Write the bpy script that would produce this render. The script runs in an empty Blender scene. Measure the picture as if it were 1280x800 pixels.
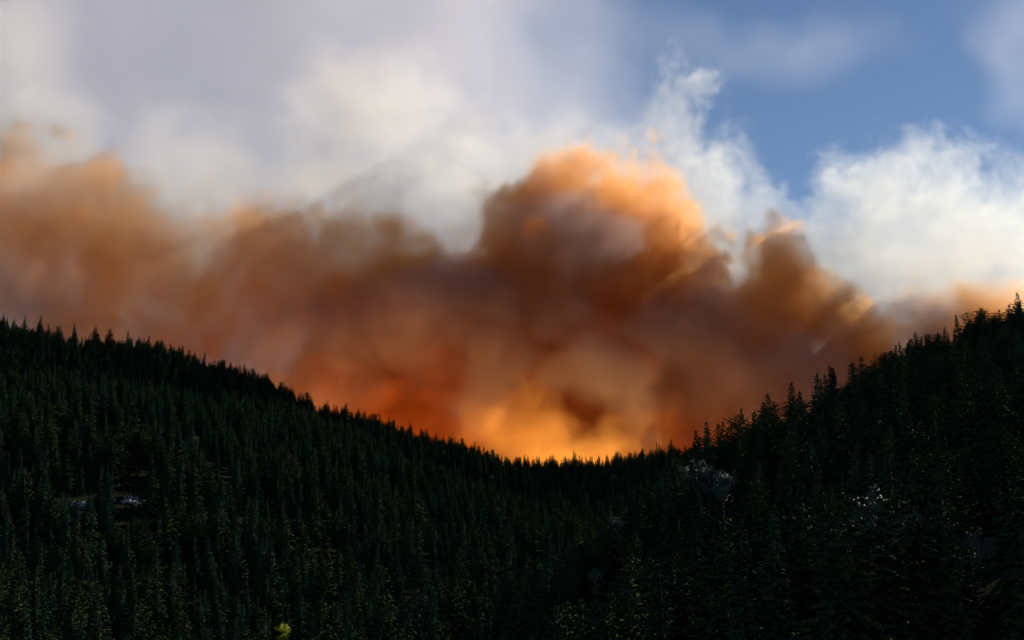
import bpy, bmesh, math, random
import numpy as np
from mathutils import Vector, Matrix

scene = bpy.context.scene
col = scene.collection
R = math.radians

# ---------------------------------------------------------------- camera
F = 1778.0                       # focal length in photograph pixels (1280 wide)
HORIZON = 720.0                  # photograph row of the horizon
PITCH = math.atan((HORIZON - 400.0) / F)
cam_data = bpy.data.cameras.new('camera')
cam_data.sensor_width = 36.0
cam_data.lens = 36.0 * F / 1280.0
cam_data.clip_start = 0.5
cam_data.clip_end = 60000.0
cam = bpy.data.objects.new('camera', cam_data)
cam.rotation_euler = (R(90) + PITCH, 0, 0)
cam.location = (0, 0, 0)
col.objects.link(cam)
scene.camera = cam

# ---------------------------------------------------------------- sky, sun, exposure
SUN_EL, SUN_AZ = R(32), R(46)    # azimuth clockwise from +Y (the view direction)
SUN_STRENGTH = 5.0
SKY_STRENGTH = 0.072
EXPOSURE = 0.1
world = bpy.data.worlds.new('World')
scene.world = world
world.use_nodes = True
wn = world.node_tree.nodes; wl = world.node_tree.links
wn.clear()
w_out = wn.new('ShaderNodeOutputWorld')
w_bg = wn.new('ShaderNodeBackground')
w_sky = wn.new('ShaderNodeTexSky')
w_sky.sky_type = 'NISHITA'
w_sky.sun_disc = False
w_sky.sun_elevation = SUN_EL
w_sky.sun_rotation = SUN_AZ
w_sky.altitude = 2000
w_sky.air_density = 1.0
w_sky.dust_density = 0.15
w_sky.ozone_density = 3.0
w_bg.inputs['Strength'].default_value = SKY_STRENGTH
wl.new(w_sky.outputs[0], w_bg.inputs['Color'])
wl.new(w_bg.outputs[0], w_out.inputs['Surface'])
sun_data = bpy.data.lights.new('sun', 'SUN')
sun_data.energy = SUN_STRENGTH
sun_data.angle = R(0.5)
sun_data.color = (1.0, 0.92, 0.80)
sun = bpy.data.objects.new('sun', sun_data)
sd = Vector((math.sin(SUN_AZ) * math.cos(SUN_EL), math.cos(SUN_AZ) * math.cos(SUN_EL), math.sin(SUN_EL)))
sun.rotation_euler = (-sd).to_track_quat('-Z', 'Y').to_euler()
sun.location = sd * 3000
col.objects.link(sun)
scene.view_settings.view_transform = 'Standard'
scene.view_settings.look = 'None'
scene.view_settings.exposure = EXPOSURE
scene.view_settings.gamma = 1.0
scene.view_settings.use_curve_mapping = False
scene.render.engine = 'CYCLES'
cy = scene.cycles
cy.use_denoising = True
cy.use_adaptive_sampling = True
cy.adaptive_threshold = 0.06
cy.max_bounces = 8
cy.diffuse_bounces = 2
cy.glossy_bounces = 1
cy.transparent_max_bounces = 8
cy.volume_bounces = 4
cy.volume_step_rate = 3.0
cy.volume_max_steps = 512
cy.sample_clamp_indirect = 4.0
# ---------------------------------------------------------------- terrain
random.seed(7)
rng = np.random.default_rng(7)
_cp, _sp = math.cos(PITCH), math.sin(PITCH)
def at(px, py, dist):
    """A point seen at photograph pixel (px, py), dist metres away along Y."""
    a, b = (px - 640.0) / F, (400.0 - py) / F
    y = _cp - b * _sp
    z = _sp + b * _cp
    return Vector((a / y * dist, dist, z / y * dist))
def to_px(x, y, z):
    d = y * _cp + z * _sp
    return 640.0 + F * x / d, 400.0 - F * (z * _cp - y * _sp) / d, d

# ground surveyed by eye: for each bearing, the height of the ground at a few distances
SURVEY = {
    -120: [(200, 950), (300, 900), (420, 815), (560, 665), (720, 525), (790, 500), (930, 512), (1100, 500), (1185, 468), (1250, 396), (1420, 420), (1800, 560)],
    0:    [(200, 960), (300, 905), (420, 830), (560, 690), (720, 540), (800, 508), (930, 518), (1100, 506), (1185, 480), (1250, 414), (1420, 440), (1800, 570)],
    200:  [(200, 970), (300, 910), (420, 840), (560, 705), (720, 565), (800, 522), (930, 528), (1100, 515), (1185, 500), (1250, 447), (1420, 470), (1800, 580)],
    310:  [(200, 975), (300, 905), (420, 840), (560, 712), (720, 595), (830, 545), (930, 540), (1100, 528), (1170, 515), (1230, 480), (1420, 500), (1800, 600)],
    400:  [(200, 975), (300, 905), (420, 840), (560, 720), (720, 628), (900, 570), (1000, 562), (1100, 556), (1150, 548), (1210, 523), (1420, 545), (1800, 620)],
    550:  [(200, 985), (300, 910), (420, 835), (560, 745), (720, 672), (900, 632), (1000, 622), (1100, 620), (1150, 610), (1210, 570), (1420, 590), (1800, 650)],
    700:  [(200, 985), (300, 895), (420, 805), (560, 735), (680, 700), (900, 690), (1000, 680), (1100, 668), (1180, 650), (1250, 601), (1420, 612), (1800, 660)],
    800:  [(200, 915), (300, 765), (380, 672), (450, 690), (560, 725), (900, 690), (1000, 676), (1100, 655), (1180, 635), (1250, 586), (1420, 600), (1800, 650)],
    880:  [(200, 870), (300, 705), (400, 622), (460, 630), (560, 665), (900, 650), (1000, 635), (1100, 605), (1250, 570), (1420, 590), (1800, 640)],
    1010: [(200, 820), (300, 650), (420, 562), (480, 566), (560, 585), (700, 585), (1000, 585), (1100, 585), (1250, 590), (1420, 600), (1800, 640)],
    1100: [(200, 795), (300, 620), (430, 537), (500, 532), (560, 520), (650, 498), (1000, 540), (1100, 555), (1250, 570), (1420, 590), (1800, 640)],
    1280: [(200, 770), (300, 590), (430, 508), (500, 480), (560, 452), (620, 434), (1000, 500), (1100, 520), (1250, 550), (1420, 580), (1800, 640)],
    1420: [(200, 750), (300, 570), (430, 480), (500, 448), (560, 415), (620, 395), (1000, 460), (1100, 490), (1250, 530), (1420, 570), (1800, 640)],
    1640: [(200, 720), (300, 530), (430, 425), (500, 385), (560, 350), (620, 325), (1000, 400), (1100, 430), (1250, 480), (1420, 530), (1800, 620)],
}
ROWS = np.array([150, 200, 250, 300, 340, 380, 420, 460, 500, 560, 620, 680, 740, 800, 860, 930, 1000, 1050, 1100, 1140, 1180, 1215, 1250, 1300, 1420, 1600, 1800, 2400.0])
UU = np.linspace(-0.62, 0.62, 125)
table = np.zeros((len(ROWS), len(UU)))
for i, Y in enumerate(ROWS):
    us, zs = [], []
    for px, prof in SURVEY.items():
        d = [p[0] for p in prof]; v = [p[1] for p in prof]
        P = at(px, float(np.interp(Y, d, v)), Y)
        us.append(P.x / Y); zs.append(P.z)
    table[i] = np.interp(UU, us, zs)
# soften the straight runs across bearings
ker = np.exp(-0.5 * (np.arange(-5, 6) / 2.2) ** 2); ker /= ker.sum()
table = np.array([np.convolve(np.pad(r, 5, mode='edge'), ker, mode='valid') for r in table])
table[0] = table[1] - 6
table[-1] = table[-1] * 0.5

def vnoise(x, y, cell, seed):
    """Smooth value noise on the plane."""
    g = np.random.default_rng(seed).random((256, 256)) * 2 - 1
    xs, ys = x / cell + 1000, y / cell + 1000
    ix, iy = np.floor(xs).astype(int), np.floor(ys).astype(int)
    fx, fy = xs - ix, ys - iy
    fx = fx * fx * (3 - 2 * fx); fy = fy * fy * (3 - 2 * fy)
    a, b = g[ix % 256, iy % 256], g[(ix + 1) % 256, iy % 256]
    c, d = g[ix % 256, (iy + 1) % 256], g[(ix + 1) % 256, (iy + 1) % 256]
    return (a * (1 - fx) + b * fx) * (1 - fy) + (c * (1 - fx) + d * fx) * fy

def ground_z(x, y):
    x = np.asarray(x, float); y = np.asarray(y, float)
    yy = np.clip(y, ROWS[0], ROWS[-1])
    u = np.clip(x / np.maximum(yy, 1), UU[0], UU[-1])
    fi = np.interp(yy, ROWS, np.arange(len(ROWS))); i0 = np.clip(np.floor(fi).astype(int), 0, len(ROWS) - 2); fr = fi - i0
    fu = (u - UU[0]) / (UU[1] - UU[0]); j0 = np.clip(np.floor(fu).astype(int), 0, len(UU) - 2); gr = fu - j0
    z = (table[i0, j0] * (1 - gr) + table[i0, j0 + 1] * gr) * (1 - fr) + (table[i0 + 1, j0] * (1 - gr) + table[i0 + 1, j0 + 1] * gr) * fr
    z = z + vnoise(x, y, 130, 3) * 5.0 * np.clip((y - 400) / 200, 0, 1) * np.clip((1150 - y) / 150, 0, 1) + vnoise(x, y, 60, 1) * 2.0 + vnoise(x, y, 17, 2) * 0.7
    # the bluff the viewer stands on
    t = np.clip(y / 150.0, 0, 1); t = t * t * (3 - 2 * t)
    near = -1.7 - np.clip(np.hypot(x, y) - 6, 0, 400) * 0.2
    z = np.where(y < 150, np.minimum(near, -1.7) * (1 - t) + z * t, z)
    # far away the land levels out
    f = np.clip((np.hypot(x, y) - 2400) / 4000, 0, 1)
    return z * (1 - f) + (-60) * f

def mesh_obj(name, verts, faces, mat, parent=None, smooth=False, link=True):
    me = bpy.data.meshes.new(name)
    me.from_pydata(verts, [], faces)
    me.materials.append(mat)
    if smooth: me.shade_smooth()
    o = bpy.data.objects.new(name, me)
    if link: col.objects.link(o)
    if parent: o.parent = parent
    return o

def surf_material(name, build):
    m = bpy.data.materials.new(name); m.use_nodes = True
    nt = m.node_tree; nt.nodes.clear()
    o = nt.nodes.new('ShaderNodeOutputMaterial'); b = nt.nodes.new('ShaderNodeBsdfPrincipled')
    nt.links.new(b.outputs[0], o.inputs['Surface'])
    build(nt, b)
    return m
def ramp(nt, fac, stops):
    r = nt.nodes.new('ShaderNodeValToRGB')
    el = r.color_ramp.elements
    while len(el) < len(stops): el.new(0.5)
    for e, (p, c) in zip(el, stops): e.position = p; e.color = (*c, 1)
    nt.links.new(fac, r.inputs[0])
    return r.outputs[0]
def tex_noise(nt, scale, detail, coord='Object'):
    t = nt.nodes.new('ShaderNodeTexCoord'); n = nt.nodes.new('ShaderNodeTexNoise')
    nt.links.new(t.outputs[coord], n.inputs['Vector'])
    n.inputs['Scale'].default_value = scale; n.inputs['Detail'].default_value = detail
    return n.outputs[0]
def bump(nt, b, h, strength, dist):
    k = nt.nodes.new('ShaderNodeBump'); k.inputs['Strength'].default_value = strength; k.inputs['Distance'].default_value = dist
    nt.links.new(h, k.inputs['Height']); nt.links.new(k.outputs[0], b.inputs['Normal'])

def b_ground(nt, b):
    n = tex_noise(nt, 0.15, 8)
    nt.links.new(ramp(nt, n, [(0.3, (0.014, 0.013, 0.009)), (0.6, (0.018, 0.02, 0.011)), (0.8, (0.03, 0.028, 0.02))]), b.inputs['Base Color'])
    b.inputs['Roughness'].default_value = 0.95; b.inputs['Specular IOR Level'].default_value = 0.0
    bump(nt, b, tex_noise(nt, 1.2, 6), 0.8, 0.4)
m_ground = surf_material('forest_floor', b_ground)
# one sheet: fine where it is seen, coarse out to the horizon
gy = np.concatenate([[-30000, -9000, -3000, -1000, -400, -150, -60], np.arange(-20, 160, 14), np.arange(160, 1500, 9), np.arange(1500, 2500, 50), [2800, 3600, 5000, 8000, 14000, 30000]]).astype(float)
gx = np.concatenate([[-30000, -9000, -4000, -2000, -1300], np.arange(-900, -560, 40), np.arange(-560, 561, 9), np.arange(600, 901, 40), [1300, 2000, 4000, 9000, 30000]]).astype(float)
GX, GY = np.meshgrid(gx, gy)
GZ = ground_z(GX, GY)
nx, ny = len(gx), len(gy)
verts = np.stack([GX.ravel(), GY.ravel(), GZ.ravel()], 1).tolist()
faces = [(j * nx + i, j * nx + i + 1, (j + 1) * nx + i + 1, (j + 1) * nx + i) for j in range(ny - 1) for i in range(nx - 1)]
g = mesh_obj('ground', verts, faces, m_ground, smooth=True)
g['kind'] = 'structure'; g['label'] = 'dark forest floor of the valley slopes and ridges'

# ---------------------------------------------------------------- tree kinds
def b_needles(c0, c1, c2, rough=0.9, spec=0.0, centre=None):
    def f(nt, b):
        oi = nt.nodes.new('ShaderNodeObjectInfo')
        n = tex_noise(nt, 0.9, 3)
        m = nt.nodes.new('ShaderNodeMath'); m.operation = 'MULTIPLY_ADD'
        nt.links.new(oi.outputs['Random'], m.inputs[0]); m.inputs[1].default_value = 0.7
        k = nt.nodes.new('ShaderNodeMath'); k.operation = 'MULTIPLY'; k.inputs[1].default_value = 0.45
        nt.links.new(n, k.inputs[0]); nt.links.new(k.outputs[0], m.inputs[2])
        nt.links.new(ramp(nt, m.outputs[0], [(0.15, c0), (0.55, c1), (0.95, c2)]), b.inputs['Base Color'])
        b.inputs['Roughness'].default_value = rough; b.inputs['Specular IOR Level'].default_value = spec
        # boughs carry needles all round: shade them by the bough's direction from the trunk more than by the single spray
        tc = nt.nodes.new('ShaderNodeTexCoord'); ge = nt.nodes.new('ShaderNodeNewGeometry')
        def vm(op, a, b_):
            q = nt.nodes.new('ShaderNodeVectorMath'); q.operation = op
            for s_, v_ in zip(q.inputs, (a, b_)):
                if isinstance(v_, bpy.types.NodeSocket): nt.links.new(v_, s_)
                elif v_ is not None: s_.default_value = v_
            return q.outputs[0]
        o_ = vm('SUBTRACT', tc.outputs['Object'], (0, 0, centre)) if centre else vm('ADD', vm('MULTIPLY', tc.outputs['Object'], (1, 1, 0)), (0, 0, 0.45))
        vt = nt.nodes.new('ShaderNodeVectorTransform'); vt.vector_type = 'VECTOR'; vt.convert_from = 'OBJECT'; vt.convert_to = 'WORLD'
        nt.links.new(o_, vt.inputs[0])
        o_ = vm('MULTIPLY', vm('NORMALIZE', vt.outputs[0], None), (1.7, 1.7, 1.7))
        nt.links.new(vm('NORMALIZE', vm('ADD', o_, ge.outputs['Normal']), None), b.inputs['Normal'])
    return f
m_needle = surf_material('spruce_needles', b_needles((0.022, 0.050, 0.030), (0.032, 0.066, 0.036), (0.052, 0.080, 0.036)))
m_pine = surf_material('pine_needles', b_needles((0.026, 0.044, 0.020), (0.040, 0.058, 0.022), (0.060, 0.070, 0.028)))
m_leaf = surf_material('aspen_leaves', b_needles((0.07, 0.09, 0.055), (0.10, 0.12, 0.08), (0.13, 0.15, 0.10), 0.6, 0.12, 6.0))
def b_young(nt, b):
    nt.links.new(ramp(nt, tex_noise(nt, 0.9, 3), [(0.3, (0.24, 0.32, 0.03)), (0.7, (0.38, 0.44, 0.06))]), b.inputs['Base Color'])
    b.inputs['Roughness'].default_value = 0.6; b.inputs['Specular IOR Level'].default_value = 0.2
    tr_ = nt.nodes.new('ShaderNodeBsdfTranslucent'); tr_.inputs['Color'].default_value = (0.42, 0.46, 0.05, 1)
    mx = nt.nodes.new('ShaderNodeMixShader'); mx.inputs[0].default_value = 0.5
    out_ = next(n for n in nt.nodes if n.type == 'OUTPUT_MATERIAL')
    nt.links.new(b.outputs[0], mx.inputs[1]); nt.links.new(tr_.outputs[0], mx.inputs[2]); nt.links.new(mx.outputs[0], out_.inputs['Surface'])
m_lime = surf_material('young_leaves', b_young)
def b_bark(c):
    def f(nt, b):
        nt.links.new(ramp(nt, tex_noise(nt, 3, 6), [(0.3, tuple(v * 0.5 for v in c)), (0.7, c)]), b.inputs['Base Color'])
        b.inputs['Roughness'].default_value = 0.9
    return f
m_bark = surf_material('conifer_bark', b_bark((0.035, 0.026, 0.02)))
m_pale_bark = surf_material('aspen_bark', b_bark((0.32, 0.30, 0.26)))
m_dead = surf_material('weathered_wood', b_bark((0.26, 0.24, 0.22)))

def tube(verts, faces, pts, radii, sides=6):
    base = len(verts)
    up = Vector((0.13, 0.27, 1))
    for k, (p, r) in enumerate(zip(pts, radii)):
        d = (pts[min(k + 1, len(pts) - 1)] - pts[max(k - 1, 0)]).normalized()
        a = d.cross(Vector((1, 0.2, 0.1))).normalized() if abs(d.x) < 0.9 else d.cross(Vector((0, 1, 0))).normalized()
        b = d.cross(a)
        for s in range(sides):
            t = s / sides * math.tau
            verts.append(tuple(p + a * (math.cos(t) * r) + b * (math.sin(t) * r)))
    for k in range(len(pts) - 1):
        for s in range(sides):
            s2 = (s + 1) % sides
            faces.append((base + k * sides + s, base + k * sides + s2, base + (k + 1) * sides + s2, base + (k + 1) * sides + s))
    faces.append(tuple(base + (len(pts) - 1) * sides + s for s in range(sides)))

def spray(verts, faces, p, d, length, width, rnd):
    """A bent, pointed spray of needles or a leaf: two triangles a side, folded along the middle."""
    side = d.cross(Vector((rnd.uniform(-1, 1), rnd.uniform(-1, 1), rnd.uniform(-.25, .8)))).normalized()
    n = side.cross(d).normalized()
    b = len(verts)
    mid = p + d * (length * 0.45)
    tip = p + d * length - n * (length * 0.18)
    verts.extend([tuple(p), tuple(mid + side * width * 0.5 - n * width * 0.2), tuple(tip), tuple(mid - side * width * 0.5 - n * width * 0.2)])
    faces.extend([(b, b + 1, b + 2), (b, b + 2, b + 3)])

def conifer(kind, seed, density=1.0):
    """A tree of height 1 x 17 m: returns trunk (verts, faces) and crown (verts, faces)."""
    rnd = random.Random(seed)
    H = 17.0
    tv, tf, cv, cf = [], [], [], []
    lean = Vector((rnd.uniform(-.6, .6), rnd.uniform(-.6, .6), 0))
    r0 = 0.24 if kind == 'spruce' else 0.30
    pts = [Vector((0, 0, -0.8)) + lean * 0] + [Vector((lean.x * t * t, lean.y * t * t, H * t)) for t in (0.02, 0.25, 0.5, 0.75, 0.97)]
    tube(tv, tf, pts, [r0 * 1.5, r0 * 1.15, r0 * 0.85, r0 * 0.6, r0 * 0.32, r0 * 0.07])
    def axis(t): return Vector((lean.x * t * t, lean.y * t * t, H * t))
    if kind == 'spruce':
        rmax = rnd.uniform(3.0, 4.0); t0 = rnd.uniform(0.04, 0.10); n = int(46 * density ** .5)
    else:
        rmax = rnd.uniform(3.8, 4.8); t0 = rnd.uniform(0.10, 0.22); n = int(38 * density ** .5)
    gap = [(rnd.random() * math.tau, rnd.random()) for _ in range(5)]      # thin places in the crown
    for k in range(n):
        f = k / (n - 1)
        t = t0 + (1 - t0) * f
        if kind == 'spruce':
            L = rmax * ((1 - f) ** 0.95) * (0.65 + 0.35 * min(1, f * 6)) + 0.04
        else:
            if seed % 2: L = rmax * 0.85 * math.sqrt(max(0.0, 1 - f ** 1.7)) * (0.45 + 0.55 * min(1, f * 2.4)) * (1 + 0.22 * math.sin(f * 17 + seed)) + 0.1
            else: L = rmax * (max(0.02, 1 - f) ** 0.75) * (0.5 + 0.5 * min(1, f * 3.2)) * (1 + 0.14 * math.sin(f * 21 + seed)) + 0.05
        L *= rnd.uniform(0.82, 1.15)
        nb = max(3, int((7 if kind == 'spruce' else 6) * (0.6 + 0.4 * (1 - f)) + rnd.random()))
        ph = rnd.random() * math.tau
        for j in range(nb):
            a = ph + j / nb * math.tau + rnd.uniform(-.35, .35)
            l = L * rnd.uniform(0.6, 1.18)
            for ga, gt in gap:
                if abs((a - ga + math.pi) % math.tau - math.pi) < 0.5 and abs(f - gt) < 0.1: l *= 0.45
            rise = (0.25 + 0.9 * f * f) if kind == 'spruce' else (0.35 + 0.7 * f)
            droop = -0.75 * (1 - f) if kind == 'spruce' else -0.35 * (1 - f)
            out = Vector((math.cos(a), math.sin(a), 0)); sd_ = Vector((-math.sin(a), math.cos(a), 0))
            p0 = axis(min(t + rnd.uniform(-.022, .016), 0.985))
            m = max(2, int(l / 0.36 * density))
            for i in range(m):
                s = (i + 0.35) / m
                p = p0 + out * (l * s) + Vector((0, 0, l * (rise * s * 0.6 + droop * s * s)))
                d = (out + Vector((0, 0, rise * 0.4 + droop * s))).normalized()
                for sg in ((-1, 0.15, 1) if s < 0.9 else (0, 0.4)):
                    dd = (d + sd_ * sg * rnd.uniform(.5, 1.1) + Vector((0, 0, rnd.uniform(-.7, .3)))).normalized()
                    w = (rnd.uniform(0.26, 0.42) if kind == 'spruce' else rnd.uniform(0.32, 0.48)) * (0.5 + 0.55 * (1 - f))
                    ln = rnd.uniform(0.55, 0.95) * (1.0 if kind == 'spruce' else 1.1) * (0.30 + 0.8 * (1 - f) ** 0.6)
                    spray(cv, cf, p, dd, ln, w, rnd)
    for _ in range(5):
        spray(cv, cf, axis(0.965), Vector((rnd.uniform(-.3, .3), rnd.uniform(-.3, .3), 1)).normalized(), 0.6, 0.16, rnd)
    return (tv, tf), (cv, cf)

def broadleaf(seed, H=11.0, width=3.0, leaf=0.42, n_leaf=2600):
    rnd = random.Random(seed)
    tv, tf, cv, cf = [], [], [], []
    lean = Vector((rnd.uniform(-.6, .6), rnd.uniform(-.6, .6), 0))
    def axis(t): return Vector((lean.x * t, lean.y * t, H * t))
    tube(tv, tf, [Vector((0, 0, -.6))] + [axis(t) for t in (0.05, 0.3, 0.6, 0.85)], [0.2, 0.16, 0.13, 0.08, 0.03])
    tips = []
    for k in range(22):
        t = rnd.uniform(0.18, 0.85); a = rnd.random() * math.tau
        l = width * (math.sin(math.pi * min(1, (t - 0.05) / 0.9)) * 0.8 + 0.25) * rnd.uniform(.6, 1.1)
        p0 = axis(t); p1 = p0 + Vector((math.cos(a) * l, math.sin(a) * l, l * rnd.uniform(0.3, 0.9)))
        tube(tv, tf, [p0, p0.lerp(p1, .5) + Vector((0, 0, .15 * l)), p1], [0.06, 0.04, 0.015], 4)
        for s in (0.45, 0.75, 1.0): tips.append((p0.lerp(p1, s) + Vector((0, 0, .1 * l)), rnd.uniform(.5, 1.0) * width / 3))
    tips.append((axis(0.98), 0.7 * width / 3)); tips.append((axis(0.9), 0.9 * width / 3))
    for _ in range(n_leaf):
        c, r = rnd.choice(tips)
        o = Vector((rnd.gauss(0, 1), rnd.gauss(0, 1), rnd.gauss(0, .8))) * (r * 0.55)
        d = Vector((rnd.uniform(-1, 1), rnd.uniform(-1, 1), rnd.uniform(-1, .5))).normalized()
        spray(cv, cf, c + o, d, leaf * rnd.uniform(.7, 1.2), leaf * rnd.uniform(.5, .8), rnd)
    return (tv, tf), (cv, cf)

def mesh_data(name, vf, mat):
    me = bpy.data.meshes.new(name); me.from_pydata(vf[0], [], vf[1]); me.materials.append(mat)
    return me
KINDS = {}
for kind, mat, seeds in (('spruce', m_needle, range(5)), ('pine', m_pine, range(10, 15))):
    KINDS[kind] = []
    for s in seeds:
        tr, cr = conifer(kind, s)
        KINDS[kind].append((mesh_data('trunk', tr, m_bark), mesh_data('crown', cr, mat), tr, cr, mat))
KINDS['aspen'] = []
for s in range(20, 24):
    tr, cr = broadleaf(s)
    KINDS['aspen'].append((mesh_data('trunk', tr, m_pale_bark), mesh_data('crown', cr, m_leaf), tr, cr, m_leaf))
HEIGHT = {'spruce': 17.0, 'pine': 17.0, 'aspen': 11.5}

def plant(kind, var, x, y, z, height, rz, name, label, cat, group, wide=1.0):
    s = height / HEIGHT[kind]
    e = bpy.data.objects.new(name, None)
    e.empty_display_size = 1
    e.location = (x, y, z); e.rotation_euler = (0.05 * math.sin(rz * 37), 0.05 * math.cos(rz * 53), rz); e.scale = (s * wide, s * wide, s)
    col.objects.link(e)
    for part, me in zip(('trunk', 'crown'), KINDS[kind][var][:2]):
        o = bpy.data.objects.new(part, me); o.parent = e; col.objects.link(o)
    e['label'] = label; e['category'] = cat
    if group: e['group'] = group
    return e

# ---------------------------------------------------------------- where the trees stand
# trees one can pick out on the skylines and slopes: (top px, top py, distance, kind, width)
PICKED = [(8, 386, 1245, 's'), (31, 386, 1245, 's'), (50, 391, 1250, 's'), (63, 391, 1240, 's'), (96, 391, 1245, 's'), (120, 402, 1245, 'p'), (137, 404, 1245, 'p'),
          (160, 410, 1245, 's'), (185, 413, 1245, 's'), (202, 416, 1245, 's'), (255, 435, 1240, 's'), (307, 452, 1230, 'p'), (353, 477, 1220, 'p'), (385, 490, 1215, 'p'),
          (430, 503, 1210, 'p'), (448, 512, 1210, 's'), (475, 515, 1210, 's'), (513, 524, 1210, 's'), (534, 534, 1210, 's'), (577, 548, 1215, 's'), (593, 557, 1215, 's'), (605, 558, 1215, 's'),
          (673, 571, 1245, 's'), (694, 574, 1250, 's'), (705, 571, 1250, 's'), (736, 570, 1250, 's'), (748, 577, 1250, 's'), (772, 563, 1250, 'p'), (838, 547, 1250, 's'), (820, 553, 1250, 's'),
          (880, 537, 400, 'p'), (918, 518, 405, 'p'), (968, 502, 415, 'p'), (1000, 493, 418, 'p'), (1018, 465, 420, 's'), (1030, 468, 424, 's'), (1043, 461, 418, 's'), (1066, 454, 425, 's'), (1078, 457, 428, 's'),
          (1242, 391, 615, 'p'), (1272, 378, 610, 's'), (1224, 402, 618, 'p'), (1191, 415, 630, 's'), (1173, 422, 635, 'p'), (1119, 446, 650, 'p'), (1140, 438, 645, 's'), (1212, 407, 622, 'p'), (1258, 393, 610, 's')]
trees = []      # x, y, z, height, kind, variant, rotation, wide, picked
def top_to_base(px, py, Y):
    P = at(px, py, Y); z = float(ground_z(P.x, Y)); return P.x, z, P.z - z
for (px, py, Y, k) in PICKED:
    x, z, h = top_to_base(px, py, Y)
    h = min(max(h, 9.0), 22.0)
    trees.append((x, Y, z, h, 'spruce' if k == 's' else 'pine', rng.integers(5), rng.random() * 6.28, 1.15, True))
picked_xy = np.array([(t[0], t[1]) for t in trees])
def ground_hit(px, py, Y):
    yy = min(np.linspace(Y * 0.8, Y * 1.2, 121), key=lambda q: abs(at(px, py, q).z - float(ground_z(at(px, py, q).x, q))))
    return at(px, py, yy).x, float(yy)
ROCKS = [(102, 632, 612), (174, 628, 618), (545, 655, 770)]
bare_xy = [(*ground_hit(*r), 9.5 if r[0] == 174 else 7.5) for r in ROCKS]
step = 8.5
xs = np.arange(-620, 620, step); ys = np.arange(165, 1300, step * 1.05)
PX, PY = np.meshgrid(xs, ys)
PX2, PY2 = np.meshgrid(np.arange(-620, 620, 6.0), np.arange(1175, 1290, 6.0))        # the ridges are thickly wooded
PX, PY = np.concatenate([PX.ravel(), PX2.ravel()]), np.concatenate([PY.ravel(), PY2.ravel()])
PX = (PX + rng.uniform(-.46, .46, PX.shape) * step).ravel(); PY = (PY + rng.uniform(-.46, .46, PY.shape) * step).ravel()
PZ = ground_z(PX, PY)
u, v, d = to_px(PX, PY, PZ)
clump = vnoise(PX, PY, 38, 11) + 0.5 * vnoise(PX, PY, 14, 12)
keep = (u > -90) & (u < 1370) & (v < 1010) & (rng.random(PX.shape) < np.clip(0.9 + 0.6 * clump, 0.45, 1))
for bx, by, br in bare_xy: keep &= np.hypot((PX - bx) * 0.8, np.where(PY < by, 0.45, 1.2) * (PY - by)) > br
for bx, by in picked_xy: keep &= np.hypot(PX - bx, PY - by) > 3.2
PX, PY, PZ, u, v, clump = PX[keep], PY[keep], PZ[keep], u[keep], v[keep], clump[keep]
RIGHT = np.clip((u - 700) / 200, 0, 1)
for i in range(len(PX)):
    right = PY[i] < 720 and u[i] > 690
    if right and PY[i] < 480 and rng.random() < 0.22: continue
    kind = 'pine' if rng.random() < (0.55 if right else 0.3) else 'spruce'
    h = 18.5 * (1 + 0.25 * clump[i]) * float(np.clip(rng.normal(1.0, 0.2), 0.5, 1.45))
    if right: h *= 1.05
    if PY[i] > 1130: h *= 0.70
    if rng.random() < 0.12: h *= rng.uniform(0.4, 0.65)
    h = min(h, 23.0 if right else 18.0 if PY[i] < 330 else 25.0)
    trees.append((PX[i], PY[i], PZ[i], h, kind, rng.integers(5), rng.random() * 6.28, rng.uniform(.85, 1.25), False))
# pale-leaved broad trees: (top px, top py, distance, height)
PALE = [(862, 572, 372, 15), (905, 585, 360, 14), (783, 585, 378, 14), (838, 608, 352, 11), (1085, 605, 285, 15), (1125, 630, 275, 15), (1110, 660, 262, 12), (525, 735, 440, 13), (500, 755, 440, 11),
        (1150, 527, 400, 10), (1140, 535, 392, 9), (1108, 530, 398, 9), (1222, 660, 262, 10), (575, 690, 560, 10), (745, 665, 470, 9), (925, 548, 385, 10), (1010, 520, 392, 10), (985, 640, 300, 10), (885, 562, 390, 11)]
def base_from_top(px, py, h, Y):
    """Slide along the bearing until the ground is h below the sight line to the top."""
    best = None
    for yy in np.linspace(Y * 0.8, Y * 1.2, 81):
        P = at(px, py, yy); e = abs(P.z - h - float(ground_z(P.x, yy)))
        if best is None or e < best[0]: best = (e, P.x, yy)
    return best[1], best[2], float(ground_z(best[1], best[2]))
pale = []
for (px, py, Y, h) in PALE:
    x, y, z = base_from_top(px, py, h, Y)
    pale.append((x, y, z, h))
pale_xy = np.array([(p[0], p[1]) for p in pale])
young = base_from_top(355, 776, 9.0, 400)
def in_front(t, p, dx, dy): return abs(t[0] - p[0] * t[1] / p[1]) < dx and -4 < p[1] - t[1] < dy
trees = [t for t in trees if t[8] or not (any(in_front(t, p, 3.0, 24) for p in pale) or in_front(t, young, 3.6, 300))]
trees = [t for t in trees if t[8] or np.min(np.hypot(pale_xy[:, 0] - t[0], pale_xy[:, 1] - t[1])) > 3.6]

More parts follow.
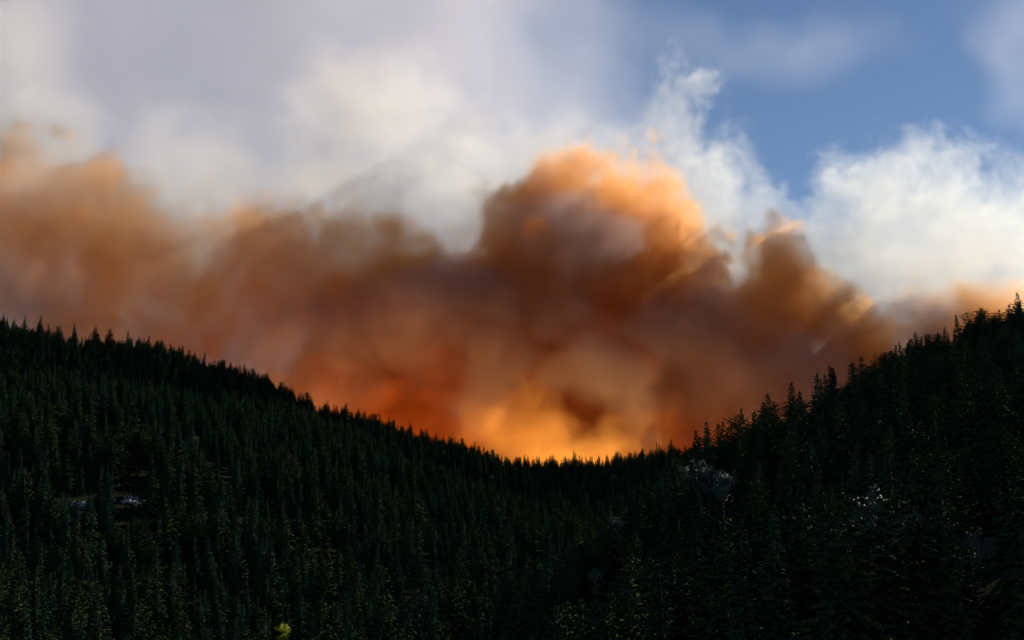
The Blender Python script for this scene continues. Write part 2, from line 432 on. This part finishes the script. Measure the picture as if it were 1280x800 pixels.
# how much of each tree shows: near to far over a coarse picture
W2, H2 = 640, 400
cover = np.zeros((H2, W2), bool)
order = sorted(range(len(trees)), key=lambda i: trees[i][1])
shows = np.zeros(len(trees))
for i in order:
    x, y, z, h = trees[i][:4]
    u0, v0, _ = to_px(x, y, z); u1, v1, dd = to_px(x, y, z + h)
    half = h * (0.12 if trees[i][4] == 'spruce' else 0.16) * F / dd / 2
    r0, r1 = int(v1 / 2), int(v0 / 2)
    if r1 < 0 or r0 >= H2: continue
    for r in range(max(r0, 0), min(r1, H2 - 1) + 1):
        t = (r - r0 + 0.5) / max(r1 - r0, 1)
        c0, c1 = max(int(u1 / 2 - half * t), 0), min(int(u1 / 2 + half * t) + 1, W2)
        if c1 <= c0: continue
        seg = cover[r, c0:c1]
        shows[i] += (~seg).sum(); seg[:] = True

ZONES = {   # zone: (place, group)
    'ridge': ('silhouetted on the long ridge sloping to the saddle', '{k}s on the long ridge'),
    'saddle': ('silhouetted against glowing smoke on the saddle', '{k}s on the saddle'),
    'lit': ('{u} the lit green slope', '{k}s on the lit slope'),
    'valley': ('in the valley forest {s}', '{k}s in the valley bottom'),
    'steep': ('{u} the steep dark slope', '{k}s on the steep near slope'),
    'crest': ('on the crest of the steep dark slope', '{k}s on the near crest'),
    'blue': ('on the far shoulder that rises into white smoke', '{k}s on the far shoulder'),
}
rock_xy = [(bx, by) for bx, by, _ in bare_xy]
def tree_label(i):
    x, y, z, h, k, var, rz, wide, pk = trees[i]
    zn = zone(x, y, z, h)
    px, py, _ = to_px(x, y, z)
    size = 'tall' if h > 19.5 else 'tallish' if h > 17 else 'medium' if h > 14.5 else 'short' if h > 11 else 'very short'
    form = 'broad' if wide > 1.13 else 'slender' if wide < 0.96 else ''
    if zn == 'lit': up = 'high on' if y > 800 else 'halfway up' if y > 620 else 'low on'
    else: up = 'high on' if py < 600 else 'halfway up' if py < 690 else 'low on'
    side = 'below the lit slope' if px < 560 else 'between the slopes' if px < 860 else 'below the steep slope'
    place = ZONES[zn][0].format(u=up, s=side)
    d_rock = min(math.hypot(x - a, y - b) for a, b in rock_xy)
    d_pale = float(np.min(np.hypot(pale_xy[:, 0] - x, pale_xy[:, 1] - y)))
    if d_rock < 18: place = 'beside a pale rock outcrop on the lit green slope'
    elif d_pale < 6.5: place = 'beside a pale-leaved tree ' + ('on the steep dark slope' if zn in ('steep', 'crest') else 'low in the valley')
    else:
        marks = [(*rock_xy[0], 'the smaller rock outcrop'), (*rock_xy[1], 'the larger rock outcrop'), (*rock_xy[2], 'the faint rock outcrop'),
                 (young[0], young[1], 'the yellow-green tree'), (pale[7][0], pale[7][1], 'the broad pale tree'), (pale[4][0], pale[4][1], 'the largest pale tree')]
        dm, word, my, mx = min((math.hypot(x - a, y - b), w, b, a) for a, b, w in marks)
        if dm < 75 and zn in ('lit', 'valley', 'steep'):
            place += (' above ' if y - my > abs(x - mx) else ' below ' if my - y > abs(x - mx) else ' level with ') + word
    if len((size + ' ' + form + ' ' + k + ' ' + place).split()) > 15: form = ''
    return ' '.join(q for q in (size, form, k, place) if q).replace('very short', 'stunted'), (k + 's standing' if d_rock < 18 or d_pale < 6.5 else ZONES[zn][1].format(k=k)) + (' by rocks' if d_rock < 18 else ' by pale trees' if d_pale < 6.5 else '')
def zone(x, y, z, h):
    px, py, _ = to_px(x, y, z + h)
    if y > 1120: return 'ridge' if px < 630 else 'saddle'
    if px > 690 and y < 720:
        if y > 520: return 'blue'
        if 390 < y < 440 and py < 560 - 0.28 * (px - 880): return 'crest'
        return 'steep' if py < 720 else 'valley'
    return 'lit' if py < 690 else 'valley'
chosen = {'spruce': [], 'pine': []}
rank = sorted(range(len(trees)), key=lambda i: -(shows[i] + (1e6 if trees[i][8] else 0)))
for i in rank:
    k = trees[i][4]
    if len(chosen[k]) < 300 and shows[i] > 3: chosen[k].append(i)
taken = set(chosen['spruce']) | set(chosen['pine'])
SPECIAL = {(1066, 454): 'taller of the twin spire spruces on the near crest',
           (1078, 457): 'shorter of the twin spire spruces on the near crest',
           (1018, 465): 'lone outermost spire spruce where the near crest drops away',
           (705, 571): 'taller pointed spruce in the pair on the saddle over the brightest smoke',
           (694, 574): 'shorter pointed spruce in the pair on the saddle over the brightest smoke',
           (96, 391): 'tall spruce standing clear of its neighbours high on the long ridge'}
special_at = {}
for n_, (px, py, Y, k) in enumerate(PICKED):
    if (px, py) in SPECIAL: special_at[n_] = SPECIAL[(px, py)]
for k in ('spruce', 'pine'):
    for i in chosen[k]:
        x, y, z, h, kind, var, rz, wide, pk = trees[i]
        lab, grp = tree_label(i)
        if i in special_at: lab = special_at[i]
        plant(kind, int(var), float(x), float(y), float(z), float(h), float(rz), k + '_tree', lab, k + ' tree', grp, float(wide))
PALE_LABEL = {7: 'broad pale tree low on the slope, its crown catching light among dark spruces',
              4: 'largest pale-leaved tree, glinting on the steep dark slope',
              8: 'smaller pale-leaved tree beside the broad pale one low on the slope'}
for n_, (x, y, z, h) in enumerate(pale):
    near = n_ not in (7, 8, 13, 14)
    lab = PALE_LABEL.get(n_) or ('pale-leaved tree with glinting leaves among conifers on the steep near slope' if near else 'small pale-leaved tree among spruces at the foot of the lit slope')
    plant('aspen', n_ % 4, x, y, z, h, n_ * 1.3, 'aspen_tree', lab, 'aspen tree', 'pale-leaved trees on the steep slope' if near else 'pale-leaved trees low down')

# one young bright tree and one dead trunk
KINDS['young'] = []
tr, cr = broadleaf(31, H=7.5, width=2.0, leaf=0.36, n_leaf=1500)
KINDS['young'].append((mesh_data('trunk', tr, m_pale_bark), mesh_data('crown', cr, m_lime)))
HEIGHT['young'] = 8.0
x, y, z = young
plant('young', 0, x, y, z, 9.0, 0.4, 'young_tree', 'bright yellow-green young tree standing out in the dark valley forest', 'tree', None)
x, y, z = base_from_top(221, 676, 13.0, 560)
tv, tf = [], []
tube(tv, tf, [Vector((0, 0, -.6)), Vector((.15, 0, 4)), Vector((.5, .1, 9)), Vector((.9, .1, 13))], [.22, .18, .12, .03])
dead = mesh_obj('dead_tree', tv, tf, m_dead); dead.location = (x, y, z)
rnd = random.Random(5)
for k in range(9):
    tv, tf = [], []
    a, h_ = rnd.random() * 6.28, 4 + k * 0.9
    p0 = Vector((.15 + .07 * (h_ - 4), .05, h_)); p1 = p0 + Vector((math.cos(a), math.sin(a), rnd.uniform(-.2, .4))) * rnd.uniform(.8, 1.8)
    tube(tv, tf, [p0, p0.lerp(p1, .5), p1], [.05, .035, .01], 4)
    mesh_obj('branch', tv, tf, m_dead, dead)
dead['label'] = 'bare grey dead trunk leaning between spruces below the rock outcrops'; dead['category'] = 'dead tree'

# rocks showing between the trees on the lit slope
def b_rock(nt, b):
    nt.links.new(ramp(nt, tex_noise(nt, 0.7, 8), [(0.3, (0.14, 0.13, 0.125)), (0.55, (0.30, 0.285, 0.27)), (0.8, (0.42, 0.40, 0.38))]), b.inputs['Base Color'])
    b.inputs['Roughness'].default_value = 0.95; b.inputs['Specular IOR Level'].default_value = 0.1
    bump(nt, b, tex_noise(nt, 1.5, 6), 0.9, 0.3)
m_rock = surf_material('pale_rock', b_rock)
def outcrop(px, py, Y, n, spread, label):
    x0, y0 = ground_hit(px, py, Y)
    e = bpy.data.objects.new('rock_outcrop', None); e.location = (x0, y0, float(ground_z(x0, y0))); col.objects.link(e)
    e['label'] = label; e['category'] = 'rocks'; e['group'] = 'rock outcrops on the lit slope'
    rnd = random.Random(px)
    for k in range(n):
        bm = bmesh.new(); bmesh.ops.create_icosphere(bm, subdivisions=2, radius=1.0)
        off = Vector((rnd.random() * 9, rnd.random() * 9, rnd.random() * 9))
        from mathutils import noise as mn
        for v_ in bm.verts:
            q = v_.co
            v_.co = q * (0.8 + 0.55 * mn.noise(q * 1.1 + off) + 0.3 * mn.noise(q * 2.6 + off))
        dx, dy = rnd.uniform(-1, 1) * spread, rnd.uniform(-.6, .6) * spread
        s = rnd.uniform(0.6, 1.8)
        bmesh.ops.scale(bm, vec=(s * rnd.uniform(.9, 1.6), s, s * rnd.uniform(.7, 1.3)), verts=bm.verts)
        bmesh.ops.rotate(bm, cent=(0, 0, 0), matrix=Matrix.Rotation(rnd.uniform(-.6, .6), 3, 'Y') @ Matrix.Rotation(rnd.random() * 6, 3, 'Z'), verts=bm.verts)
        me = bpy.data.meshes.new('rock'); bm.to_mesh(me); bm.free(); me.materials.append(m_rock)
        o = bpy.data.objects.new('rock', me); o.parent = e; col.objects.link(o)
        o.location = (dx, dy, float(ground_z(x0 + dx, y0 + dy)) - e.location.z + s * 0.25)
outcrop(102, 632, 612, 18, 5.5, 'smaller pale rock outcrop showing between dark spruces on the lit slope')
outcrop(174, 628, 618, 28, 7.5, 'larger pale rock outcrop with a slanting ledge between spruces on the lit slope')
outcrop(545, 655, 770, 14, 6.0, 'faint grey rock outcrop among spruces below the saddle')

# the rest of the wood: one mass, too many to count
def forest(name, kind, idx, label):
    me = bpy.data.meshes.new(name)
    me.from_pydata([(trees[i][0], trees[i][1], trees[i][2]) for i in idx], [], [])
    for an, fn in (('tree_variant', lambda t: int(t[5])), ):
        a = me.attributes.new(an, 'INT', 'POINT'); a.data.foreach_set('value', [fn(trees[i]) for i in idx])
    a = me.attributes.new('tree_turn', 'FLOAT_VECTOR', 'POINT')
    a.data.foreach_set('vector', [float(q) for i in idx for q in (0.05 * math.sin(trees[i][6] * 37), 0.05 * math.cos(trees[i][6] * 53), trees[i][6])])
    a = me.attributes.new('tree_size', 'FLOAT_VECTOR', 'POINT')
    flat = []
    for i in idx:
        s = trees[i][3] / HEIGHT[kind]; flat += [s * trees[i][7], s * trees[i][7], s]
    a.data.foreach_set('vector', [float(q) for q in flat])
    protos = []
    for n_, (_, _, tr, cr, mat) in enumerate(KINDS[kind]):
        b = len(tr[0])
        m = bpy.data.meshes.new(kind + '_whole')
        m.from_pydata(tr[0] + cr[0], [], tr[1] + [tuple(q + b for q in f) for f in cr[1]])
        m.materials.append(m_bark); m.materials.append(mat)
        m.polygons.foreach_set('material_index', [0] * len(tr[1]) + [1] * len(cr[1]))
        protos.append(m)
    tree = bpy.data.node_groups.new(name, 'GeometryNodeTree')
    tree.interface.new_socket('Geometry', in_out='INPUT', socket_type='NodeSocketGeometry')
    tree.interface.new_socket('Geometry', in_out='OUTPUT', socket_type='NodeSocketGeometry')
    N, L = tree.nodes, tree.links
    gi, go = N.new('NodeGroupInput'), N.new('NodeGroupOutput')
    g2i = N.new('GeometryNodeGeometryToInstance')
    for n_, m in reversed(list(enumerate(protos))):
        ob = bpy.data.objects.new(kind + '_form', m)
        oi = N.new('GeometryNodeObjectInfo'); oi.inputs['Object'].default_value = ob; oi.transform_space = 'ORIGINAL'
        L.new(oi.outputs['Geometry'], g2i.inputs[0])
    iop = N.new('GeometryNodeInstanceOnPoints')
    def attr(nm, ty):
        q = N.new('GeometryNodeInputNamedAttribute'); q.data_type = ty; q.inputs['Name'].default_value = nm
        return q.outputs[0]
    L.new(gi.outputs[0], iop.inputs['Points']); L.new(g2i.outputs[0], iop.inputs['Instance'])
    iop.inputs['Pick Instance'].default_value = True
    L.new(attr('tree_variant', 'INT'), iop.inputs['Instance Index'])
    L.new(attr('tree_turn', 'FLOAT_VECTOR'), iop.inputs['Rotation'])
    L.new(attr('tree_size', 'FLOAT_VECTOR'), iop.inputs['Scale'])
    L.new(iop.outputs[0], go.inputs[0])
    ob = bpy.data.objects.new(name, me); col.objects.link(ob)
    ob.modifiers.new('wood', 'NODES').node_group = tree
    ob['kind'] = 'stuff'; ob['label'] = label; ob['category'] = 'forest'
for k in ('spruce', 'pine'):
    idx = [i for i in range(len(trees)) if trees[i][4] == k and i not in taken]
    forest(k + '_forest', k, idx, 'dense dark %s forest filling the valley slopes behind the nearer trees' % k)
print('TREES', len(trees), len(taken))
# ---------------------------------------------------------------- smoke
def node_kit(tree):
    N, L = tree.nodes, tree.links
    def put(sock, v):
        if isinstance(v, bpy.types.NodeSocket): L.new(v, sock)
        else: sock.default_value = v
    def math_(op, a, b=0.0, c=0.0, clamp=False):
        n = N.new('ShaderNodeMath'); n.operation = op; n.use_clamp = clamp
        put(n.inputs[0], a); put(n.inputs[1], b); put(n.inputs[2], c)
        return n.outputs[0]
    def vec(op, a, b=(0, 0, 0), c=(0, 0, 0)):
        n = N.new('ShaderNodeVectorMath'); n.operation = op
        put(n.inputs[0], a); put(n.inputs[1], b)
        if op == 'MULTIPLY_ADD': put(n.inputs[2], c)
        return n.outputs['Value'] if op == 'LENGTH' else n.outputs['Vector']
    def noise(p, scale, detail, rough=0.55):
        n = N.new('ShaderNodeTexNoise'); n.noise_dimensions = '3D'
        L.new(p, n.inputs['Vector'])
        n.inputs['Scale'].default_value = scale; n.inputs['Detail'].default_value = detail
        n.inputs['Roughness'].default_value = rough
        return n.outputs[0], n.outputs[1]
    return N, L, put, math_, vec, noise

def smoke_material(name, color, density, aniso):
    m = bpy.data.materials.new(name); m.use_nodes = True
    n = m.node_tree.nodes; n.clear()
    o = n.new('ShaderNodeOutputMaterial'); v = n.new('ShaderNodeVolumePrincipled')
    v.inputs['Color'].default_value = (*color, 1)
    v.inputs['Density'].default_value = density
    v.inputs['Anisotropy'].default_value = aniso
    m.node_tree.links.new(v.outputs[0], o.inputs['Volume'])
    return m

def smoke(name, blobs, mat, voxel, warp=((0.006, 70), (0.02, 26)), erode=0.55, fine=0.012,
          edge=0.5, pad=60, seed=0.0, join=0.25, power=1.3, wisp=0.0, fold=0.0, label='', group=None):
    """Blobs: (px, py, rx, ry, depth, thickness, weight); a noisy cloud in a voxel grid around them."""
    tree = bpy.data.node_groups.new(name, 'GeometryNodeTree')
    tree.interface.new_socket('Geometry', in_out='INPUT', socket_type='NodeSocketGeometry')
    tree.interface.new_socket('Geometry', in_out='OUTPUT', socket_type='NodeSocketGeometry')
    N, L, put, M, V, noise = node_kit(tree)
    out = N.new('NodeGroupOutput')
    pos = N.new('GeometryNodeInputPosition').outputs[0]
    p0 = V('ADD', pos, (seed * 317.0, seed * 91.0, seed * 53.0))
    q = pos
    for k, (sc_, amp) in enumerate(warp):
        _, c = noise(p0, sc_, 2.0)
        d = V('SUBTRACT', c, (0.5, 0.5, 0.5))
        q = V('MULTIPLY_ADD', d, (amp * 2, amp * 2, amp * 2), q)
    s = None
    lo = Vector((1e9,) * 3); hi = -lo
    for (px, py, rx, ry, dist, thick, w) in blobs:
        c = at(px, py, dist); k = dist / F
        r = Vector((rx * k, thick, ry * k))
        for i in range(3):
            lo[i] = min(lo[i], c[i] - r[i]); hi[i] = max(hi[i], c[i] + r[i])
        d = V('SUBTRACT', q, tuple(c))
        d = V('MULTIPLY', d, (1 / r.x, 1 / r.y, 1 / r.z))
        v = M('MULTIPLY_ADD', V('LENGTH', d), -w, w)
        s = v if s is None else M('SMOOTH_MAX', s, v, join)
    f1, _ = noise(p0, fine, 7.0, 0.64)
    e = M('MULTIPLY_ADD', f1, erode * 2, -erode)
    s = M('ADD', s, e)
    if wisp:
        f2, _ = noise(V('MULTIPLY', q, (1, 1, 0.8)), fine * 3.2, 5.0, 0.72)
        s = M('ADD', s, M('MULTIPLY_ADD', f2, wisp * 2, -wisp))
    s = M('DIVIDE', s, edge, clamp=True)
    s = M('POWER', s, power)
    if fold:        # thick and thin folds inside the cloud
        f3, _ = noise(V('ADD', q, (seed * 77.0, 31.0, seed * 19.0)), fine * 1.7, 6.0, 0.66)
        g3 = M('MULTIPLY_ADD', f3, 5.0 * fold, 1.0 - 2.5 * fold)
        s = M('MULTIPLY', s, M('MAXIMUM', g3, 0.12))
    vc = N.new('GeometryNodeVolumeCube')
    L.new(s, vc.inputs['Density'])
    lo -= Vector((pad,) * 3); hi += Vector((pad,) * 3)
    vc.inputs['Min'].default_value = lo; vc.inputs['Max'].default_value = hi
    for i, ax in enumerate('XYZ'):
        vc.inputs['Resolution ' + ax].default_value = max(8, int((hi[i] - lo[i]) / voxel))
    sm = N.new('GeometryNodeSetMaterial'); sm.inputs['Material'].default_value = mat
    L.new(vc.outputs[0], sm.inputs[0]); L.new(sm.outputs[0], out.inputs[0])
    ob = bpy.data.objects.new(name, bpy.data.volumes.new(name))
    ob.data.materials.append(mat)
    col.objects.link(ob)
    md = ob.modifiers.new('smoke', 'NODES'); md.node_group = tree
    ob['label'] = label; ob['category'] = 'smoke'; ob['kind'] = 'stuff'
    return ob


m_brown = smoke_material('brown_smoke', (0.992, 0.57, 0.21), 0.033, 0.5)
m_tawny = smoke_material('tawny_smoke', (0.997, 0.60, 0.24), 0.014, 0.55)
m_amber = smoke_material('glow_tinted_smoke', (0.99, 0.74, 0.36), 0.022, 0.2)  # yellower smoke colour, the glow over the saddle put into the tint
m_white = smoke_material('white_smoke', (0.985, 0.975, 0.91), 0.0062, 0.45)
m_pale = smoke_material('pale_smoke', (0.98, 0.955, 0.91), 0.0062, 0.5)
m_grey = smoke_material('grey_smoke', (0.52, 0.43, 0.43), 0.024, 0.45)
m_veil = smoke_material('thin_smoke', (0.94, 0.905, 0.925), 0.0036, 0.45)

D1 = 1750
brown = [(x, y, rx, ry, D1 + dz, th, w) for (x, y, rx, ry, dz, th, w) in [
    (540, 385, 110, 90, 20, 110, 1), (560, 460, 150, 120, 0, 120, 1), (480, 510, 150, 90, 0, 120, 1),
    (710, 300, 140, 98, -60, 130, 1), (645, 350, 105, 120, -40, 120, 1), (795, 335, 105, 120, -30, 120, 1),
    (730, 430, 150, 140, 0, 140, 1), (660, 490, 140, 120, 0, 130, 1), (810, 490, 140, 110, 0, 130, 1),
    (730, 570, 190, 100, 0, 130, 1), (600, 560, 170, 80, 0, 130, 1),
    (950, 395, 70, 95, 0, 90, 1), (910, 450, 130, 110, 0, 120, 1), (1000, 460, 120, 85, 0, 100, 1),
    (1090, 452, 100, 60, -20, 80, 1), (1170, 430, 85, 50, -20, 70, 1), (1240, 408, 75, 38, -20, 60, .9),
    (900, 540, 160, 80, 0, 110, 1), (1035, 445, 85, 65, -30, 80, 1), (420, 560, 200, 80, -40, 110, 1)]]
tawny = [(x, y, rx, ry, D1 + dz, th, w) for (x, y, rx, ry, dz, th, w) in [
    (-60, 280, 190, 110, 0, 110, 1), (60, 310, 165, 130, 30, 110, 1), (170, 345, 150, 115, 0, 110, 1), (100, 250, 90, 80, 20, 80, .9),
    (315, 345, 120, 100, -60, 110, 1), (400, 350, 150, 105, -40, 110, 1), (440, 430, 170, 130, 0, 120, 1), (500, 350, 110, 80, -20, 90, .9),
    (270, 420, 140, 90, -30, 110, 1), (380, 480, 150, 90, 0, 110, 1), (100, 420, 200, 90, 0, 110, 1),
    (180, 450, 200, 90, -40, 100, 1), (320, 500, 170, 90, -40, 100, 1), (1010, 405, 80, 65, -10, 60, .9), (1100, 425, 100, 55, -10, 60, .9), (1185, 405, 85, 48, -10, 60, .9), (1260, 388, 75, 40, -10, 60, .9)]]
D2 = 1990
pale_blobs = [(x, y, rx, ry, D2 + dz, th, w) for (x, y, rx, ry, dz, th, w) in [
    (5, 80, 85, 140, 0, 120, 1), (40, 200, 120, 110, 0, 130, 1), (215, 240, 110, 120, 0, 130, .9),
    (270, 290, 120, 90, 0, 130, 1), (470, 130, 130, 90, 0, 120, .85), (430, 240, 190, 130, 0, 140, .9),
    (560, 240, 130, 120, 0, 120, .8), (340, 270, 130, 100, 0, 120, .8)]]
white = [(x, y, rx, ry, D2 + dz, th, w) for (x, y, rx, ry, dz, th, w) in [
    (700, 250, 150, 85, 0, 110, .9), (850, 265, 85, 130, 0, 90, .9), (890, 340, 85, 110, 0, 100, .9),
    (835, 160, 45, 85, 0, 45, .6), (866, 102, 42, 28, 0, 28, .6), (690, 200, 110, 50, 0, 60, .8), (905, 270, 60, 110, 0, 80, .8),
    (955, 300, 55, 75, 0, 70, 1), (1010, 350, 120, 100, 0, 110, 1), (1150, 280, 130, 120, 0, 130, 1),
    (1260, 320, 140, 105, 0, 120, 1), (1080, 350, 140, 110, 0, 120, 1), (1200, 370, 160, 90, 0, 110, 1)]]
amber = [(x, y, rx, ry, 1560 + dz, th, w) for (x, y, rx, ry, dz, th, w) in [
    (690, 560, 100, 60, 0, 45, 1), (775, 560, 80, 45, 0, 45, .9), (725, 590, 130, 50, 0, 50, 1), (650, 530, 60, 60, 0, 40, .8), (800, 520, 45, 50, 0, 30, .8)]]
grey = [(x, y, rx, ry, 1575 + dz, th * 1.4, w) for (x, y, rx, ry, dz, th, w) in [
    (480, 430, 150, 80, 0, 45, .9), (580, 390, 130, 75, 10, 45, .9), (610, 470, 100, 80, 0, 45, .8), (870, 430, 120, 75, 0, 45, .9),
    (970, 480, 120, 60, 0, 40, .9), (760, 475, 95, 70, -10, 45, .95), (725, 300, 95, 80, 0, 55, 1), (700, 380, 65, 75, 0, 40, .8),
    (20, 370, 110, 60, 0, 35, .7), (400, 500, 120, 50, 0, 40, .8), (1160, 405, 60, 40, 0, 30, .7)]]
veil = [(x, y, rx, ry, 2900 + dz, th, w) for (x, y, rx, ry, dz, th, w) in [
    (100, 60, 600, 330, 0, 300, 1), (420, 60, 470, 330, 0, 300, 1), (-200, 200, 500, 400, 0, 300, 1), (560, 200, 330, 300, 0, 240, .9), (950, 40, 210, 60, 0, 100, .3), (1330, 110, 120, 200, 0, 100, .3)]]
smoke('brown_smoke_plume', brown, m_brown, 4.0, seed=9, erode=0.95, edge=0.22, wisp=0.8, fold=0.8, label='dense orange brown smoke column rolling up behind the forested saddle')
smoke('tawny_smoke_plume', tawny, m_tawny, 4.0, seed=10, erode=0.95, edge=0.25, wisp=0.8, fold=0.8, label='tawny orange smoke bank spreading along behind the long ridge')
smoke('white_smoke_plume', white, m_white, 3.8, seed=6, erode=0.85, wisp=1.0, edge=0.3, fold=0.9, label='bright white smoke billowing against the blue sky')
smoke('pale_smoke_plume', pale_blobs, m_pale, 6.0, seed=7, erode=0.9, wisp=0.6, edge=0.45, fold=0.8, label='soft pale smoke drifting up from the brown smoke over the long ridge')
smoke('glow_tinted_patch', amber, m_amber, 5.0, seed=8, erode=0.9, wisp=0.8, fold=0.8, label='smoke coloured amber for the fire glow low behind the saddle')
smoke('grey_smoke_patch', grey, m_grey, 6.0, seed=3, erode=0.8, wisp=0.3, label='dark grey smoke drifting in front of the orange brown smoke')
halo = [(x, y, rx, ry, 1760 + dz, th, w) for (x, y, rx, ry, dz, th, w) in [
    (730, 300, 210, 150, 0, 190, 1), (880, 360, 160, 130, 0, 170, 1), (1040, 380, 170, 100, 0, 150, 1), (1200, 360, 170, 90, 0, 140, 1),
    (420, 320, 230, 120, 0, 180, 1), (200, 310, 230, 130, 0, 180, 1), (10, 260, 200, 150, 0, 180, 1), (470, 120, 110, 60, 100, 80, .7)]]
m_halo = smoke_material('drifting_smoke', (0.985, 0.90, 0.79), 0.0032, 0.5)
smoke('drifting_smoke_haze', halo, m_halo, 8.0, seed=12, erode=0.9, wisp=0.5, fold=0.6, edge=0.5, label='thin cream smoke drifting round the edges of the brown smoke')
smoke('thin_smoke_veil', veil, m_veil, 18.0, seed=4, warp=((0.002, 180), (0.007, 60)), fine=0.004, erode=0.35, wisp=0.12, edge=0.7, power=1, label='thin lavender grey smoke veil across the upper sky')

# ---------------------------------------------------------------- the fire groups: unseen flames and lamps put in to light the smoke
def b_added_flame(nt, b):
    b.inputs['Base Color'].default_value = (0.02, 0.01, 0.005, 1)
    nt.links.new(ramp(nt, tex_noise(nt, 0.12, 3), [(0.3, (1.0, 0.16, 0.01)), (0.6, (1.0, 0.42, 0.06)), (0.8, (1.0, 0.7, 0.25))]), b.inputs['Emission Color'])
    b.inputs['Emission Strength'].default_value = 25.0
m_added_flame = surf_material('added_flame', b_added_flame)
def added_fire(px, Y, power, color, label):
    P = at(px, 600, Y); z = float(ground_z(P.x, Y))
    e = bpy.data.objects.new('firelight', None); e.location = (P.x, Y, z); col.objects.link(e)
    e['label'] = label; e['category'] = 'added_fire'; e['group'] = 'unseen fires added to light the smoke'
    rnd = random.Random(px)
    for k in range(5):
        tv, tf = [], []
        h = rnd.uniform(6, 11); x0, y0 = rnd.uniform(-14, 14), rnd.uniform(-8, 8)
        pts = [Vector((x0 + rnd.uniform(-.8, .8) * t * 2, y0 + rnd.uniform(-.8, .8) * t, h * t - 0.5)) for t in (0, .2, .45, .7, 1)]
        tube(tv, tf, pts, [1.2, 2.0, 1.5, .8, .05], 8)
        mesh_obj('added_flame', tv, tf, m_added_flame, e, smooth=True)
    ld = bpy.data.lights.new('added_glow', 'POINT'); ld.energy = power; ld.color = color; ld.shadow_soft_size = 12
    lo = bpy.data.objects.new('added_glow', ld); lo.parent = e; lo.location = (0, 0, 24); col.objects.link(lo)  # added lamp above the flames, brightens the underside of the smoke
added_fire(680, 1470, 8e5, (1.0, 0.62, 0.22), 'amber wildfire added out of sight behind the lowest dip of the saddle')
added_fire(790, 1480, 4.5e5, (1.0, 0.58, 0.18), 'wildfire added out of sight behind the saddle under the brown smoke column')
added_fire(480, 1480, 1.4e6, (1.0, 0.40, 0.10), 'red wildfire added out of sight behind the foot of the long ridge')
added_fire(330, 1480, 1.1e6, (1.0, 0.42, 0.11), 'wildfire added out of sight behind the middle of the long ridge')
added_fire(930, 1500, 8e5, (1.0, 0.42, 0.11), 'wildfire added out of sight behind the crest of the steep dark slope')
